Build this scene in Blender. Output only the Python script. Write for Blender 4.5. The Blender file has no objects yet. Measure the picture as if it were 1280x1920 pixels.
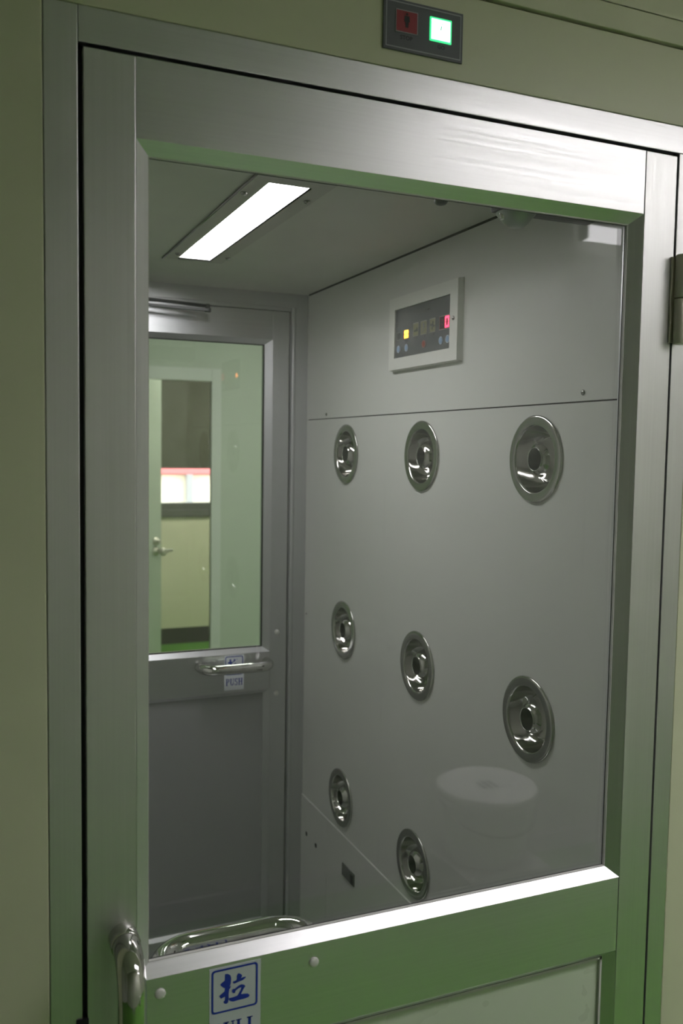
import bpy, bmesh, math, random
from mathutils import Matrix, Vector

S = bpy.context.scene
COL = S.collection

# ------------------------------------------------------------------ camera
cam_d = bpy.data.cameras.new('camera')
cam_d.sensor_fit = 'AUTO'
cam_d.sensor_width = 36.0
cam_d.lens = 1679.74 / 1920 * 36.0
cam_d.clip_start = 0.02
cam_d.dof.use_dof = True
cam_d.dof.focus_distance = 1.40
cam_d.dof.aperture_fstop = 5.6
cam = bpy.data.objects.new('camera', cam_d)
COL.objects.link(cam)
_r = Vector((0.91876233, -0.39451934, 0.01517436))
_u = Vector((0.01371697, 0.07030837, 0.99743099))
_f = Vector((0.3945727, 0.91619388, -0.07000829))
cam.matrix_world = Matrix(((_r.x, _u.x, -_f.x, -0.1301), (_r.y, _u.y, -_f.y, -1.0159),
                           (_r.z, _u.z, -_f.z, 1.4836), (0, 0, 0, 1)))
S.camera = cam

# ------------------------------------------------------------------ world, exposure
W = bpy.data.worlds.new('overcast')
S.world = W
W.use_nodes = True
W.node_tree.nodes['Background'].inputs[0].default_value = (0.95, 0.98, 1.0, 1)
W.node_tree.nodes['Background'].inputs[1].default_value = 5.0
S.view_settings.view_transform = 'Standard'
S.view_settings.look = 'None'
S.view_settings.gamma = 1.0
S.view_settings.exposure = 0.0
S.view_settings.use_curve_mapping = False

LAMP_CHAMBER = 28.0
LAMP_FRONT_NEAR = 20.0      # ceiling lamp above the door
LAMP_FRONT_BACK = 5.8      # ceiling lamp by the back wall (mirrored in the glass)
LAMP_REAR = 20.0
LAMP_OFFICE = 26.0

# ------------------------------------------------------------------ materials
def mat(name, color, rough=0.5, metal=0.0, spec=0.5, emit=None, estr=0.0):
    m = bpy.data.materials.new(name)
    m.use_nodes = True
    b = m.node_tree.nodes['Principled BSDF']
    b.inputs['Base Color'].default_value = (*color, 1)
    b.inputs['Roughness'].default_value = rough
    b.inputs['Metallic'].default_value = metal
    b.inputs['Specular IOR Level'].default_value = spec
    if emit:
        b.inputs['Emission Color'].default_value = (*emit, 1)
        b.inputs['Emission Strength'].default_value = estr
    return m

def nodes(m):
    return m.node_tree.nodes, m.node_tree.links, m.node_tree.nodes['Principled BSDF']

def mapped_noise(m, scale, detail=2.0, nscale=1.0):
    N, L, b = nodes(m)
    g = N.new('ShaderNodeNewGeometry')
    mp = N.new('ShaderNodeMapping')
    mp.inputs['Scale'].default_value = scale
    L.new(g.outputs['Position'], mp.inputs['Vector'])
    nz = N.new('ShaderNodeTexNoise')
    nz.inputs['Scale'].default_value = nscale
    nz.inputs['Detail'].default_value = detail
    L.new(mp.outputs[0], nz.inputs['Vector'])
    return nz

def rng(m, src, lo, hi, a=0.3, b=0.7):
    N, L, _ = nodes(m)
    r = N.new('ShaderNodeMapRange')
    r.inputs['From Min'].default_value = a
    r.inputs['From Max'].default_value = b
    r.inputs['To Min'].default_value = lo
    r.inputs['To Max'].default_value = hi
    L.new(src.outputs['Fac'], r.inputs['Value'])
    return r

def tint(m, src, c0, c1):
    N, L, b = nodes(m)
    mx = N.new('ShaderNodeMix')
    mx.data_type = 'RGBA'
    mx.inputs['A'].default_value = (*c0, 1)
    mx.inputs['B'].default_value = (*c1, 1)
    L.new(src.outputs[0], mx.inputs['Factor'])
    L.new(mx.outputs['Result'], b.inputs['Base Color'])

def painted(name, color, rough, var=0.04, bump=0.0, spec=0.5):
    m = mat(name, color, rough, spec=spec)
    N, L, b = nodes(m)
    n = mapped_noise(m, (1.7, 1.7, 1.7), 4)
    r = rng(m, n, 0, 1)
    tint(m, r, tuple(c * (1 - var) for c in color), tuple(min(1, c * (1 + var)) for c in color))
    n2 = mapped_noise(m, (9, 9, 9), 3)
    r2 = rng(m, n2, rough * 0.85, rough * 1.15)
    L.new(r2.outputs[0], b.inputs['Roughness'])
    if bump:
        n3 = mapped_noise(m, (420, 420, 420), 1)
        bp = N.new('ShaderNodeBump')
        bp.inputs['Strength'].default_value = bump
        bp.inputs['Distance'].default_value = 0.0004
        L.new(n3.outputs['Fac'], bp.inputs['Height'])
        L.new(bp.outputs[0], b.inputs['Normal'])
    return m

def brushed(name, color, rough, axis, aniso=0.6, var=0.05):
    m = mat(name, color, rough, 1.0)
    N, L, b = nodes(m)
    sc = [330.0, 330.0, 330.0]
    sc[axis] = 2.5
    n = mapped_noise(m, sc, 3)
    r = rng(m, n, 0, 1)
    tint(m, r, tuple(c * (1 - var) for c in color), tuple(min(1, c * (1 + var)) for c in color))
    r2 = rng(m, n, rough * 0.9, rough * 1.12)
    L.new(r2.outputs[0], b.inputs['Roughness'])
    b.inputs['Anisotropic'].default_value = aniso
    b.inputs['Anisotropic Rotation'].default_value = 0.25     # gloss spreads across the brushing
    c = N.new('ShaderNodeCombineXYZ')
    c.inputs[axis].default_value = 1.0
    L.new(c.outputs[0], b.inputs['Tangent'])
    return m

def glass_mat(name, tintc=(0.97, 0.985, 0.97), dirt=0.03, dscale=7.0, f0=0.042):
    m = bpy.data.materials.new(name)
    m.use_nodes = True
    N, L = m.node_tree.nodes, m.node_tree.links
    N.clear()
    out = N.new('ShaderNodeOutputMaterial')
    tr = N.new('ShaderNodeBsdfTransparent')
    tr.inputs[0].default_value = (*tintc, 1)
    gl = N.new('ShaderNodeBsdfGlossy')
    gl.inputs['Roughness'].default_value = 0.0
    gl.inputs['Color'].default_value = (1, 1, 1, 1)
    lw = N.new('ShaderNodeLayerWeight')
    lw.inputs['Blend'].default_value = 0.5
    p = N.new('ShaderNodeMath'); p.operation = 'POWER'; p.inputs[1].default_value = 5.0
    L.new(lw.outputs['Facing'], p.inputs[0])
    ma = N.new('ShaderNodeMath'); ma.operation = 'MULTIPLY_ADD'
    ma.inputs[1].default_value = 1 - f0
    ma.inputs[2].default_value = f0
    L.new(p.outputs[0], ma.inputs[0])
    mx = N.new('ShaderNodeMixShader')
    L.new(ma.outputs[0], mx.inputs[0]); L.new(tr.outputs[0], mx.inputs[1]); L.new(gl.outputs[0], mx.inputs[2])
    # finger smears and dust on the pane
    g = N.new('ShaderNodeNewGeometry')
    nz = N.new('ShaderNodeTexNoise'); nz.inputs['Scale'].default_value = dscale; nz.inputs['Detail'].default_value = 7
    nz.inputs['Roughness'].default_value = 0.65
    L.new(g.outputs['Position'], nz.inputs['Vector'])
    r = N.new('ShaderNodeMapRange')
    r.inputs['From Min'].default_value = 0.64; r.inputs['From Max'].default_value = 0.80
    r.inputs['To Min'].default_value = dirt * 0.12; r.inputs['To Max'].default_value = dirt * 3
    L.new(nz.outputs['Fac'], r.inputs['Value'])
    df = N.new('ShaderNodeBsdfDiffuse'); df.inputs[0].default_value = (0.8, 0.8, 0.78, 1)
    m2 = N.new('ShaderNodeMixShader')
    L.new(r.outputs[0], m2.inputs[0]); L.new(mx.outputs[0], m2.inputs[1]); L.new(df.outputs[0], m2.inputs[2])
    L.new(m2.outputs[0], out.inputs[0])
    return m

M = {}
M['facade'] = painted('facade_paint', (0.58, 0.60, 0.42), 0.38, 0.03, 0.06)
M['room_wall'] = painted('room_wall_paint', (0.54, 0.56, 0.49), 0.5, 0.03)
M['rear_wall'] = painted('rear_wall_paint', (0.63, 0.67, 0.585), 0.45, 0.03)
M['office_wall'] = painted('office_wall_paint', (0.70, 0.66, 0.50), 0.6, 0.03)
M['ceiling'] = painted('ceiling_paint', (0.80, 0.80, 0.78), 0.6, 0.02)
M['chamber'] = painted('chamber_paint', (0.60, 0.605, 0.575), 0.42, 0.02, 0.05)
M['chamber_ceiling'] = painted('chamber_ceiling_paint', (0.58, 0.58, 0.53), 0.42, 0.02, 0.05)
M['floor'] = painted('green_epoxy', (0.12, 0.30, 0.05), 0.16, 0.08)
M['steel_floor'] = mat('steel_floor', (0.35, 0.36, 0.35), 0.4, 1.0)
M['alu_x'] = brushed('aluminium_brushed_along', (0.70, 0.70, 0.71), 0.37, 0, 0.0, 0.03)
M['alu_z'] = brushed('aluminium_brushed_upright', (0.70, 0.70, 0.70), 0.40, 2, 0.2, 0.03)
M['alu_far_x'] = brushed('anodised_along', (0.60, 0.60, 0.62), 0.34, 0, 0.0, 0.03)
M['alu_far_z'] = brushed('anodised_upright', (0.60, 0.60, 0.62), 0.50, 2, 0.2, 0.03)
M['bead'] = mat('bead_grey', (0.58, 0.57, 0.55), 0.45)
M['gasket'] = mat('black_rubber', (0.006, 0.006, 0.008), 0.7)
M['chrome'] = mat('polished_steel', (0.62, 0.61, 0.59), 0.06, 1.0)
M['shaded_duct'] = mat('duct_shade', (0.006, 0.006, 0.006), 0.8, spec=0.05)  # near-black colour puts the shade inside the nozzle outlet into the material
M['steel'] = mat('nozzle_steel', (0.50, 0.49, 0.47), 0.085, 1.0)
M['flange'] = mat('nozzle_flange_steel', (0.46, 0.455, 0.43), 0.14, 1.0)
M['hinge'] = mat('hinge_steel', (0.56, 0.53, 0.46), 0.42, 0.7)
M['screw'] = mat('screw_steel', (0.36, 0.35, 0.34), 0.22, 1.0)
M['cap'] = mat('white_plastic_cap', (0.66, 0.66, 0.62), 0.35)
M['panel_lower'] = painted('door_panel_paint', (0.55, 0.61, 0.49), 0.3, 0.02, 0.05)
M['far_panel'] = painted('far_door_panel_paint', (0.30, 0.30, 0.305), 0.35, 0.02, 0.05)
M['glass'] = glass_mat('door_glass', dirt=0.02)
M['glass_far'] = glass_mat('far_door_glass', (0.95, 0.98, 0.95), 0.02, 9.0)
M['window_glass'] = glass_mat('window_glass', (0.97, 0.98, 0.98), 0.0)
M['sticker'] = mat('sticker_film', (0.58, 0.62, 0.64), 0.3)
M['sticker_far'] = mat('sticker_film_far', (0.86, 0.88, 0.95), 0.3)
M['blue'] = mat('blue_ink', (0.012, 0.035, 0.36), 0.4)
M['sign_body'] = mat('sign_grey', (0.11, 0.115, 0.13), 0.45)
M['sign_line'] = mat('sign_light_line', (0.34, 0.35, 0.37), 0.45)
M['sign_red'] = mat('sign_red', (0.30, 0.035, 0.045), 0.35)
M['ink'] = mat('dark_ink', (0.02, 0.02, 0.022), 0.5)
M['go'] = mat('go_lamp', (0.3, 0.9, 0.6), 0.4, emit=(0.50, 1.0, 0.72), estr=2.6)
M['go_rim'] = mat('go_lamp_rim', (0.05, 0.6, 0.25), 0.4, emit=(0.06, 0.95, 0.34), estr=0.9)
M['go_ink'] = mat('go_ink', (0.01, 0.20, 0.10), 0.5)
M['panel_frame'] = painted('control_frame_paint', (0.70, 0.70, 0.66), 0.35, 0.02)
M['panel_face'] = mat('control_face', (0.085, 0.09, 0.095), 0.25)
M['icon'] = mat('icon_olive', (0.17, 0.17, 0.085), 0.4)
M['icon_line'] = mat('icon_outline', (0.26, 0.26, 0.23), 0.4)
M['button_blue'] = mat('button_blue', (0.22, 0.33, 0.50), 0.3)
M['button_ring'] = mat('button_ring', (0.45, 0.50, 0.58), 0.3)
M['button_red'] = mat('button_red', (0.26, 0.04, 0.03), 0.35)
M['button_red_ring'] = mat('button_red_ring', (0.32, 0.17, 0.16), 0.35)
M['led_orange'] = mat('led_orange', (0.9, 0.4, 0.05), 0.4, emit=(1.0, 0.42, 0.04), estr=5.0)
M['led_red'] = mat('led_red', (0.9, 0.1, 0.2), 0.4, emit=(1.0, 0.055, 0.13), estr=2.6)
M['led_red_back'] = mat('led_red_backing', (0.12, 0.012, 0.02), 0.3)
M['chamber_lamp'] = mat('chamber_diffuser', (0.9, 0.9, 0.9), 0.4, emit=(1.0, 0.975, 1.0), estr=LAMP_CHAMBER)
M['lamp_near'] = mat('front_diffuser', (0.9, 0.9, 0.9), 0.4, emit=(1.0, 0.96, 1.0), estr=LAMP_FRONT_NEAR)
M['lamp_back'] = mat('back_diffuser', (0.9, 0.9, 0.9), 0.4, emit=(1.0, 0.96, 1.0), estr=LAMP_FRONT_BACK)
M['lamp_rear'] = mat('rear_diffuser', (0.9, 0.9, 0.9), 0.4, emit=(1.0, 0.99, 0.95), estr=LAMP_REAR)
M['lamp_office'] = mat('office_diffuser', (0.9, 0.9, 0.9), 0.4, emit=(1.0, 0.97, 0.88), estr=LAMP_OFFICE)
M['lamp_body'] = painted('lamp_body_paint', (0.75, 0.75, 0.73), 0.4)
M['plate'] = painted('lamp_plate_paint', (0.50, 0.49, 0.46), 0.5, 0.02)
M['closer'] = mat('closer_metal', (0.13, 0.13, 0.135), 0.5, 0.6)
M['closer_cap'] = mat('closer_cap_metal', (0.36, 0.40, 0.36), 0.35, 0.8)
M['bucket'] = painted('white_plastic', (0.80, 0.80, 0.78), 0.35, 0.02)
M['bucket_print'] = mat('bucket_print', (0.12, 0.13, 0.15), 0.5)
M['crate'] = painted('pale_board', (0.50, 0.51, 0.48), 0.5, 0.03)
M['blind'] = painted('blind_fabric', (0.075, 0.075, 0.048), 0.8, 0.04)
M['sill'] = mat('dark_sill', (0.10, 0.10, 0.085), 0.4)
M['kick'] = mat('dark_skirting', (0.035, 0.028, 0.02), 0.5)
M['office_door'] = painted('office_door_paint', (0.50, 0.54, 0.47), 0.22, 0.03)
M['trim_white'] = painted('door_trim_paint', (0.78, 0.78, 0.76), 0.4, 0.02)
M['ext_wall'] = painted('outside_cream_wall', (0.93, 0.86, 0.68), 0.7, 0.03)
M['ext_red'] = mat('outside_red_roof', (0.80, 0.20, 0.22), 0.6)
M['ext_post'] = mat('outside_grey_post', (0.40, 0.39, 0.42), 0.5)
M['ext_ground'] = mat('outside_paving', (0.5, 0.5, 0.48), 0.8)

# ------------------------------------------------------------------ helpers
def box(bm, x0, x1, y0, y1, z0, z1, bev=0.0, seg=2):
    xs, ys, zs = sorted((x0, x1)), sorted((y0, y1)), sorted((z0, z1))
    v = [bm.verts.new((x, y, z)) for x in xs for y in ys for z in zs]
    fs = []
    for q in ((0, 1, 3, 2), (4, 6, 7, 5), (0, 4, 5, 1), (2, 3, 7, 6), (0, 2, 6, 4), (1, 5, 7, 3)):
        fs.append(bm.faces.new([v[i] for i in q]))
    if bev > 0:
        ed = list({e for f in fs for e in f.edges})
        bmesh.ops.bevel(bm, geom=ed, offset=bev, segments=seg, affect='EDGES', profile=0.6)
    return bm

def B(*a, **k):
    return box(bmesh.new(), *a, **k)

def prism(bm, loop, d):
    """loop: 3-D points of a flat outline, d: extrusion vector."""
    d = Vector(d)
    a = [bm.verts.new(p) for p in loop]
    b = [bm.verts.new(Vector(p) + d) for p in loop]
    n = len(a)
    bm.faces.new(a); bm.faces.new(b[::-1])
    for i in range(n):
        bm.faces.new((a[i], b[i], b[(i + 1) % n], a[(i + 1) % n]))
    bmesh.ops.recalc_face_normals(bm, faces=bm.faces[:])
    return bm

def lathe(bm, prof, n=48, axis='x', c=(0, 0, 0), smooth=True, k=1):
    """prof: (radius, along) pairs; axis: direction of 'along'."""
    rings = []
    for r, t in prof:
        r, t = (r * k, t * k) if k != 1 else (r, t)
        ring = []
        for i in range(n):
            a = 2 * math.pi * i / n
            p, q = r * math.cos(a), r * math.sin(a)
            co = {'x': (t, p, q), 'y': (p, t, q), 'z': (p, q, t)}[axis]
            ring.append(bm.verts.new((co[0] + c[0], co[1] + c[1], co[2] + c[2])))
        rings.append(ring)
    fs = []
    for a, b in zip(rings, rings[1:]):
        for i in range(n):
            fs.append(bm.faces.new((a[i], a[(i + 1) % n], b[(i + 1) % n], b[i])))
    if prof[0][0] > 1e-6 and prof[0][0] < 0.9:
        pass
    for f in fs:
        f.smooth = smooth
    return rings

def cap_ring(bm, ring):
    bm.faces.new(ring)

def tube(bm, pts, r, n=24, caps=True):
    pts = [Vector(p) for p in pts]
    rings = []
    up = Vector((0.123, 0.31, 0.94)).normalized()
    prev = None
    for i, p in enumerate(pts):
        t = (pts[min(i + 1, len(pts) - 1)] - pts[max(i - 1, 0)]).normalized()
        if prev is None:
            a = t.cross(up).normalized()
        else:
            a = (prev - t * prev.dot(t)).normalized()
        prev = a
        b = t.cross(a)
        rings.append([bm.verts.new(p + (a * math.cos(k * 2 * math.pi / n) + b * math.sin(k * 2 * math.pi / n)) * r) for k in range(n)])
    for a, b in zip(rings, rings[1:]):
        for i in range(n):
            f = bm.faces.new((a[i], a[(i + 1) % n], b[(i + 1) % n], b[i]))
            f.smooth = True
    if caps:
        bm.faces.new(rings[0][::-1]); bm.faces.new(rings[-1])
    bmesh.ops.recalc_face_normals(bm, faces=bm.faces[:])
    return bm

def arc_path(p0, corner1, corner2, p3, rad, seg=10):
    """p0 -> corner1 -> corner2 -> p3 with rounded corners."""
    out = [Vector(p0)]
    P = [Vector(p0), Vector(corner1), Vector(corner2), Vector(p3)]
    for i in (1, 2):
        a = (P[i - 1] - P[i]).normalized(); b = (P[i + 1] - P[i]).normalized()
        s, e = P[i] + a * rad, P[i] + b * rad
        ctr = P[i] + (a + b) * rad
        for k in range(seg + 1):
            th = math.pi / 2 * k / seg
            out.append(ctr - b * rad * math.cos(th) - a * rad * math.sin(th))
    out.append(P[3])
    return out

def root_of(o):
    while o.parent:
        o = o.parent
    return o

def obj(name, bm, m, parent=None, label=None, kind=None, smooth=False):
    """ONE mesh object; vertices are given in world coordinates."""
    if parent is not None:
        off = root_of(parent).location
        if off.length > 0:
            bmesh.ops.translate(bm, verts=bm.verts[:], vec=-off)
    bmesh.ops.recalc_face_normals(bm, faces=bm.faces[:])
    me = bpy.data.meshes.new(name)
    bm.to_mesh(me); bm.free()
    me.materials.append(M[m])
    if smooth:
        for p in me.polygons:
            p.use_smooth = True
    o = bpy.data.objects.new(name, me)
    COL.objects.link(o)
    if parent is not None:
        o.parent = parent
    if label:
        o['label'] = label
    if kind:
        o['kind'] = kind
    return o

def tag(o, label, cat=None, group=None, kind=None):
    o['label'] = label
    if cat: o['category'] = cat
    if group: o['group'] = group
    if kind: o['kind'] = kind
    return o

def empty(name, loc, label=None, cat=None, group=None, kind=None):
    o = bpy.data.objects.new(name, None)
    o.empty_display_size = 0.05
    COL.objects.link(o)
    o.location = loc
    if label: o['label'] = label
    if cat: o['category'] = cat
    if group: o['group'] = group
    if kind: o['kind'] = kind
    return o

def copy_tree(o, parent=None):
    c = o.copy(); COL.objects.link(c); c.parent = parent
    for ch in list(o.children):
        copy_tree(ch, c)
    return c

def font_bm(text, height, to3d, thick_dir, bold=0.0):
    """text flat in its own plane; to3d(u, v) -> world point; v from 0 to height, u centred."""
    c = bpy.data.curves.new('writing', 'FONT')
    c.body = text; c.align_x = 'CENTER'; c.size = 1.0; c.resolution_u = 3; c.offset = bold
    o = bpy.data.objects.new('writing', c)
    COL.objects.link(o)
    bpy.context.view_layer.update()
    me = bpy.data.meshes.new_from_object(o)
    bpy.data.objects.remove(o); bpy.data.curves.remove(c)
    bm = bmesh.new(); bm.from_mesh(me); bpy.data.meshes.remove(me)
    ys = [v.co.y for v in bm.verts]
    lo, hi = min(ys), max(ys)
    k = height / (hi - lo)
    for v in bm.verts:
        v.co = Vector(to3d(v.co.x * k, (v.co.y - lo) * k))
    return bm

def disc(bm, c, r, normal, n=24, thick=0.0006, ry=None):
    c = Vector(c); nn = Vector(normal).normalized()
    a = nn.orthogonal().normalized(); b = nn.cross(a)
    lp = [c + a * r * math.cos(2 * math.pi * i / n) + b * r * math.sin(2 * math.pi * i / n) for i in range(n)]
    return prism(bm, lp, nn * thick)

def rounded_rect(u0, u1, v0, v1, r, seg=5):
    out = []
    for cu, cv, a0 in ((u1 - r, v1 - r, 0), (u0 + r, v1 - r, 90), (u0 + r, v0 + r, 180), (u1 - r, v0 + r, 270)):
        for k in range(seg + 1):
            a = math.radians(a0 + 90 * k / seg)
            out.append((cu + r * math.cos(a), cv + r * math.sin(a)))
    return out

def ring_bm(outer, inner, to3d, d):
    """band between two outlines of equal length, extruded by d"""
    bm = bmesh.new(); d = Vector(d)
    n = len(outer)
    A = [bm.verts.new(to3d(*p)) for p in outer]; I = [bm.verts.new(to3d(*p)) for p in inner]
    A2 = [bm.verts.new(Vector(to3d(*p)) + d) for p in outer]; I2 = [bm.verts.new(Vector(to3d(*p)) + d) for p in inner]
    for i in range(n):
        j = (i + 1) % n
        bm.faces.new((A[i], A[j], I[j], I[i])); bm.faces.new((A2[i], I2[i], I2[j], A2[j]))
        bm.faces.new((A[i], A2[i], A2[j], A[j])); bm.faces.new((I[i], I[j], I2[j], I2[i]))
    return bm

def poly_bm(polys, to3d, d):
    bm = bmesh.new()
    for p in polys:
        prism(bm, [to3d(*q) for q in p], d)
    return bm

# bold serif capitals, 0..1 high, as overlapping outlines  (width, outlines)
def _bar(x0, x1, y0, y1): return [(x0, y0), (x1, y0), (x1, y1), (x0, y1)]
def _arcband(cx, cy, ro_x, ro_y, ri_x, ri_y, a0, a1, n=12):
    o = [(cx + ro_x * math.cos(math.radians(a0 + (a1 - a0) * i / n)), cy + ro_y * math.sin(math.radians(a0 + (a1 - a0) * i / n))) for i in range(n + 1)]
    i_ = [(cx + ri_x * math.cos(math.radians(a0 + (a1 - a0) * i / n)), cy + ri_y * math.sin(math.radians(a0 + (a1 - a0) * i / n))) for i in range(n + 1)]
    return [[o[k], o[k + 1], i_[k + 1], i_[k]] for k in range(n)]
GLYPH = {
    'P': (0.72, [_bar(0.10, 0.30, 0, 1), _bar(0.0, 0.40, 0, 0.06), _bar(0.0, 0.36, 0.94, 1)]
          + _arcband(0.36, 0.73, 0.34, 0.27, 0.16, 0.21, -90, 90) + [_bar(0.28, 0.37, 0.46, 0.52), _bar(0.28, 0.37, 0.94, 1.0)]),
    'U': (0.84, [_bar(0.10, 0.30, 0.32, 1), _bar(0.0, 0.40, 0.94, 1), _bar(0.66, 0.74, 0.32, 1), _bar(0.56, 0.84, 0.94, 1)]
          + _arcband(0.42, 0.33, 0.32, 0.33, 0.13, 0.24, 180, 360) + [[(0.66, 0.33), (0.74, 0.33), (0.74, 0.3), (0.55, 0.3)]]),
    'L': (0.74, [_bar(0.10, 0.30, 0, 1), _bar(0.0, 0.42, 0.94, 1), _bar(0.0, 0.70, 0, 0.07), [(0.64, 0.05), (0.70, 0.05), (0.74, 0.30), (0.70, 0.30)]]),
    'S': (0.62, _arcband(0.31, 0.73, 0.27, 0.28, 0.10, 0.21, 25, 225) + _arcband(0.31, 0.27, 0.29, 0.28, 0.11, 0.21, -155, 45)
          + [[(0.08, 0.60), (0.24, 0.53), (0.52, 0.40), (0.56, 0.44), (0.38, 0.58), (0.14, 0.70)], _bar(0.52, 0.56, 0.70, 1.0), _bar(0.02, 0.06, 0.0, 0.32)]),
    'H': (0.90, [_bar(0.10, 0.30, 0, 1), _bar(0.60, 0.80, 0, 1), _bar(0.28, 0.62, 0.46, 0.54), _bar(0.0, 0.40, 0.94, 1), _bar(0.0, 0.40, 0, 0.06), _bar(0.50, 0.90, 0.94, 1), _bar(0.50, 0.90, 0, 0.06)]),
}
def word_polys(word, u0, u1, v0, v1, gap=0.08):
    tot = sum(GLYPH[c][0] for c in word) + gap * (len(word) - 1)
    k = (u1 - u0) / tot
    out, x = [], 0.0
    for c in word:
        w, ps = GLYPH[c]
        for p in ps:
            out.append([(u0 + (x + a) * k, v0 + b * (v1 - v0)) for a, b in p])
        x += w + gap
    return out

def rect(u0, u1, v0, v1): return [(u0, v0), (u1, v0), (u1, v1), (u0, v1)]

def hexa(bm, q0, q1):
    """solid between two quads of 4 points"""
    a = [bm.verts.new(p) for p in q0]; b = [bm.verts.new(p) for p in q1]
    bm.faces.new(a); bm.faces.new(b[::-1])
    for i in range(4):
        bm.faces.new((a[i], b[i], b[(i + 1) % 4], a[(i + 1) % 4]))
    return bm

def mitred_frame(parent, name, x0, x1, z0, z1, ins_x, ins_z, y0, ydep, yrev, yback, mx, mz, sgn=1, sides='tblr', lab=None):
    """four mitred glazing sections: a sloped face from the outer loop at y0 to the inner loop at y0+sgn*ydep,
    then a short reveal inwards to yback."""
    Y0, Y1, Y2 = y0, y0 + sgn * ydep, y0 + sgn * yback
    ox, oz = (x0, x1), (z0, z1)
    ix, iz = (x0 + ins_x, x1 - ins_x), (z0 + ins_z, z1 - ins_z)
    def corner(a, b):
        return [(ox[a], Y0, oz[b]), (ix[a], Y1, iz[b]), (ix[a], Y2, iz[b]), (ox[a], Y2, oz[b])]
    C = {(a, b): corner(a, b) for a in (0, 1) for b in (0, 1)}
    for s, k0, k1, m in (('t', (0, 1), (1, 1), mx), ('b', (0, 0), (1, 0), mx), ('l', (0, 0), (0, 1), mz), ('r', (1, 0), (1, 1), mz)):
        if s in sides:
            obj(name, hexa(bmesh.new(), C[k0], C[k1]), m, parent)

# ================================================================== measures
ZFLOOR = 0.0
L0, L1 = 0.0, 0.82                 # front leaf
XS, XS2 = 0.056, 0.7637            # stile edges
BX, BZ, BD = 0.0158, 0.0133, 0.0135
ZLT = 1.9068                       # leaf top
ZR, ZB3, ZB4 = 1.8199, 0.8577, 0.7452
FX0, FX1, FZT, GZT = -0.0405, 0.8550, 1.949, 1.9114
XW, ZC, D = 0.7626, 1.9018, 1.3077
YIN = 0.036                        # inner face of the front leaf
RX0, RX1, RY, RZ = -1.9, 3.3, -1.62, 2.50   # front room
FRX0, FRX1 = -0.10, 0.7088         # far leaf

# ================================================================== front room (where the camera stands)
o = obj('floor', B(RX0, RX1, RY, 0.0, -0.05, ZFLOOR), 'floor', kind='structure'); tag(o, 'glossy green epoxy floor in front of the glass door', kind='structure')
o = obj('ceiling', B(RX0, RX1, RY, 0.0, RZ, RZ + 0.05), 'ceiling'); tag(o, 'white ceiling of the corridor in front of the door', kind='structure')

wf = empty('wall_front', (0, 0, 0), 'beige green painted facade panels around the glass door', kind='structure')
obj('panel', B(RX0, FX0 - 0.0006, 0.0, 0.06, 0, 2.0538, bev=0.0016), 'facade', wf)
obj('panel', B(FX1 + 0.0006, RX1, 0.0, 0.06, 0, 2.0538, bev=0.0016), 'facade', wf)
obj('header_panel', B(FX0 - 0.0002, FX1 + 0.0002, 0.0, 0.06, FZT + 0.0008, 2.0538, bev=0.0012), 'facade', wf)
obj('cornice', B(RX0, RX1, -0.004, 0.06, 2.0568, 2.0895, bev=0.0012), 'facade', wf)
obj('upper_panel', B(RX0, RX1, -0.002, 0.06, 2.0920, RZ, bev=0.0012), 'facade', wf)
obj('backing', B(RX0, RX1, 0.045, 0.062, 1.98, RZ), 'gasket', wf)
for (x, nm) in ((RX0, 'wall_left'), (RX1, 'wall_right')):
    s = -1 if nm == 'wall_left' else 1
    o = obj(nm, B(x, x + s * 0.05, RY, 0.06, 0, RZ), 'room_wall')
    tag(o, 'white painted end wall of the corridor, %s of the camera' % ('left' if s < 0 else 'right'), kind='structure')
wb = empty('wall_back', (0, RY, 0), 'pale jointed panel wall behind the camera, mirrored in the door glass', kind='structure')
for a, b in ((RX0, -0.82), (-0.82, 0.18), (0.18, 1.18), (1.18, 2.0), (2.0, RX1)):
    obj('panel', B(a + 0.0015, b - 0.0015, RY - 0.05, RY, 0.0, RZ, bev=0.001), 'room_wall', wb)
o = obj('baseboard_back', B(RX0, RX1, RY, RY + 0.012, 0, 0.07, bev=0.003), 'crate')
tag(o, 'pale cove strip along the foot of the wall behind the camera', kind='structure')

def ceiling_lamp(x0, x1, y0, y1, z, m, label, zc, drop=0.002):
    t = empty('ceiling_light', ((x0 + x1) / 2, (y0 + y1) / 2, z), label, 'light')
    bm = bmesh.new()
    for q in ((x0 - 0.02, x1 + 0.02, y0 - 0.02, y0), (x0 - 0.02, x1 + 0.02, y1, y1 + 0.02), (x0 - 0.02, x0, y0, y1), (x1, x1 + 0.02, y0, y1)):
        box(bm, q[0], q[1], q[2], q[3], z - drop, zc)
    obj('frame', bm, 'lamp_body', t)
    obj('diffuser', B(x0, x1, y0, y1, z, z + 0.008), m, t)
    return t
X_A, Z_A = 1.912, 2.238
bt_ = empty('wall_light', (2.6, RY, 2.26), 'white batten lamp mirrored at the upper right corner of the glass', 'light')
obj('housing', B(X_A + 0.02, X_A + 1.18, RY, RY + 0.022, Z_A + 0.006, Z_A + 0.042, bev=0.003), 'lamp_body', bt_)
obj('diffuser', B(X_A + 0.012, X_A + 1.188, RY + 0.022, RY + 0.065, Z_A, Z_A + 0.048, bev=0.004), 'lamp_back', bt_)
for x_ in (X_A + 0.002, X_A + 1.186):
    obj('end_cap', B(x_, x_ + 0.012, RY + 0.022, RY + 0.067, Z_A - 0.002, Z_A + 0.050, bev=0.002), 'lamp_body', bt_)
ceiling_lamp(0.92, 2.22, -1.15, -0.85, 2.47, 'lamp_near', 'white box shaped ceiling lamp over the corridor just outside the glass door', RZ, 0.18)

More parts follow.
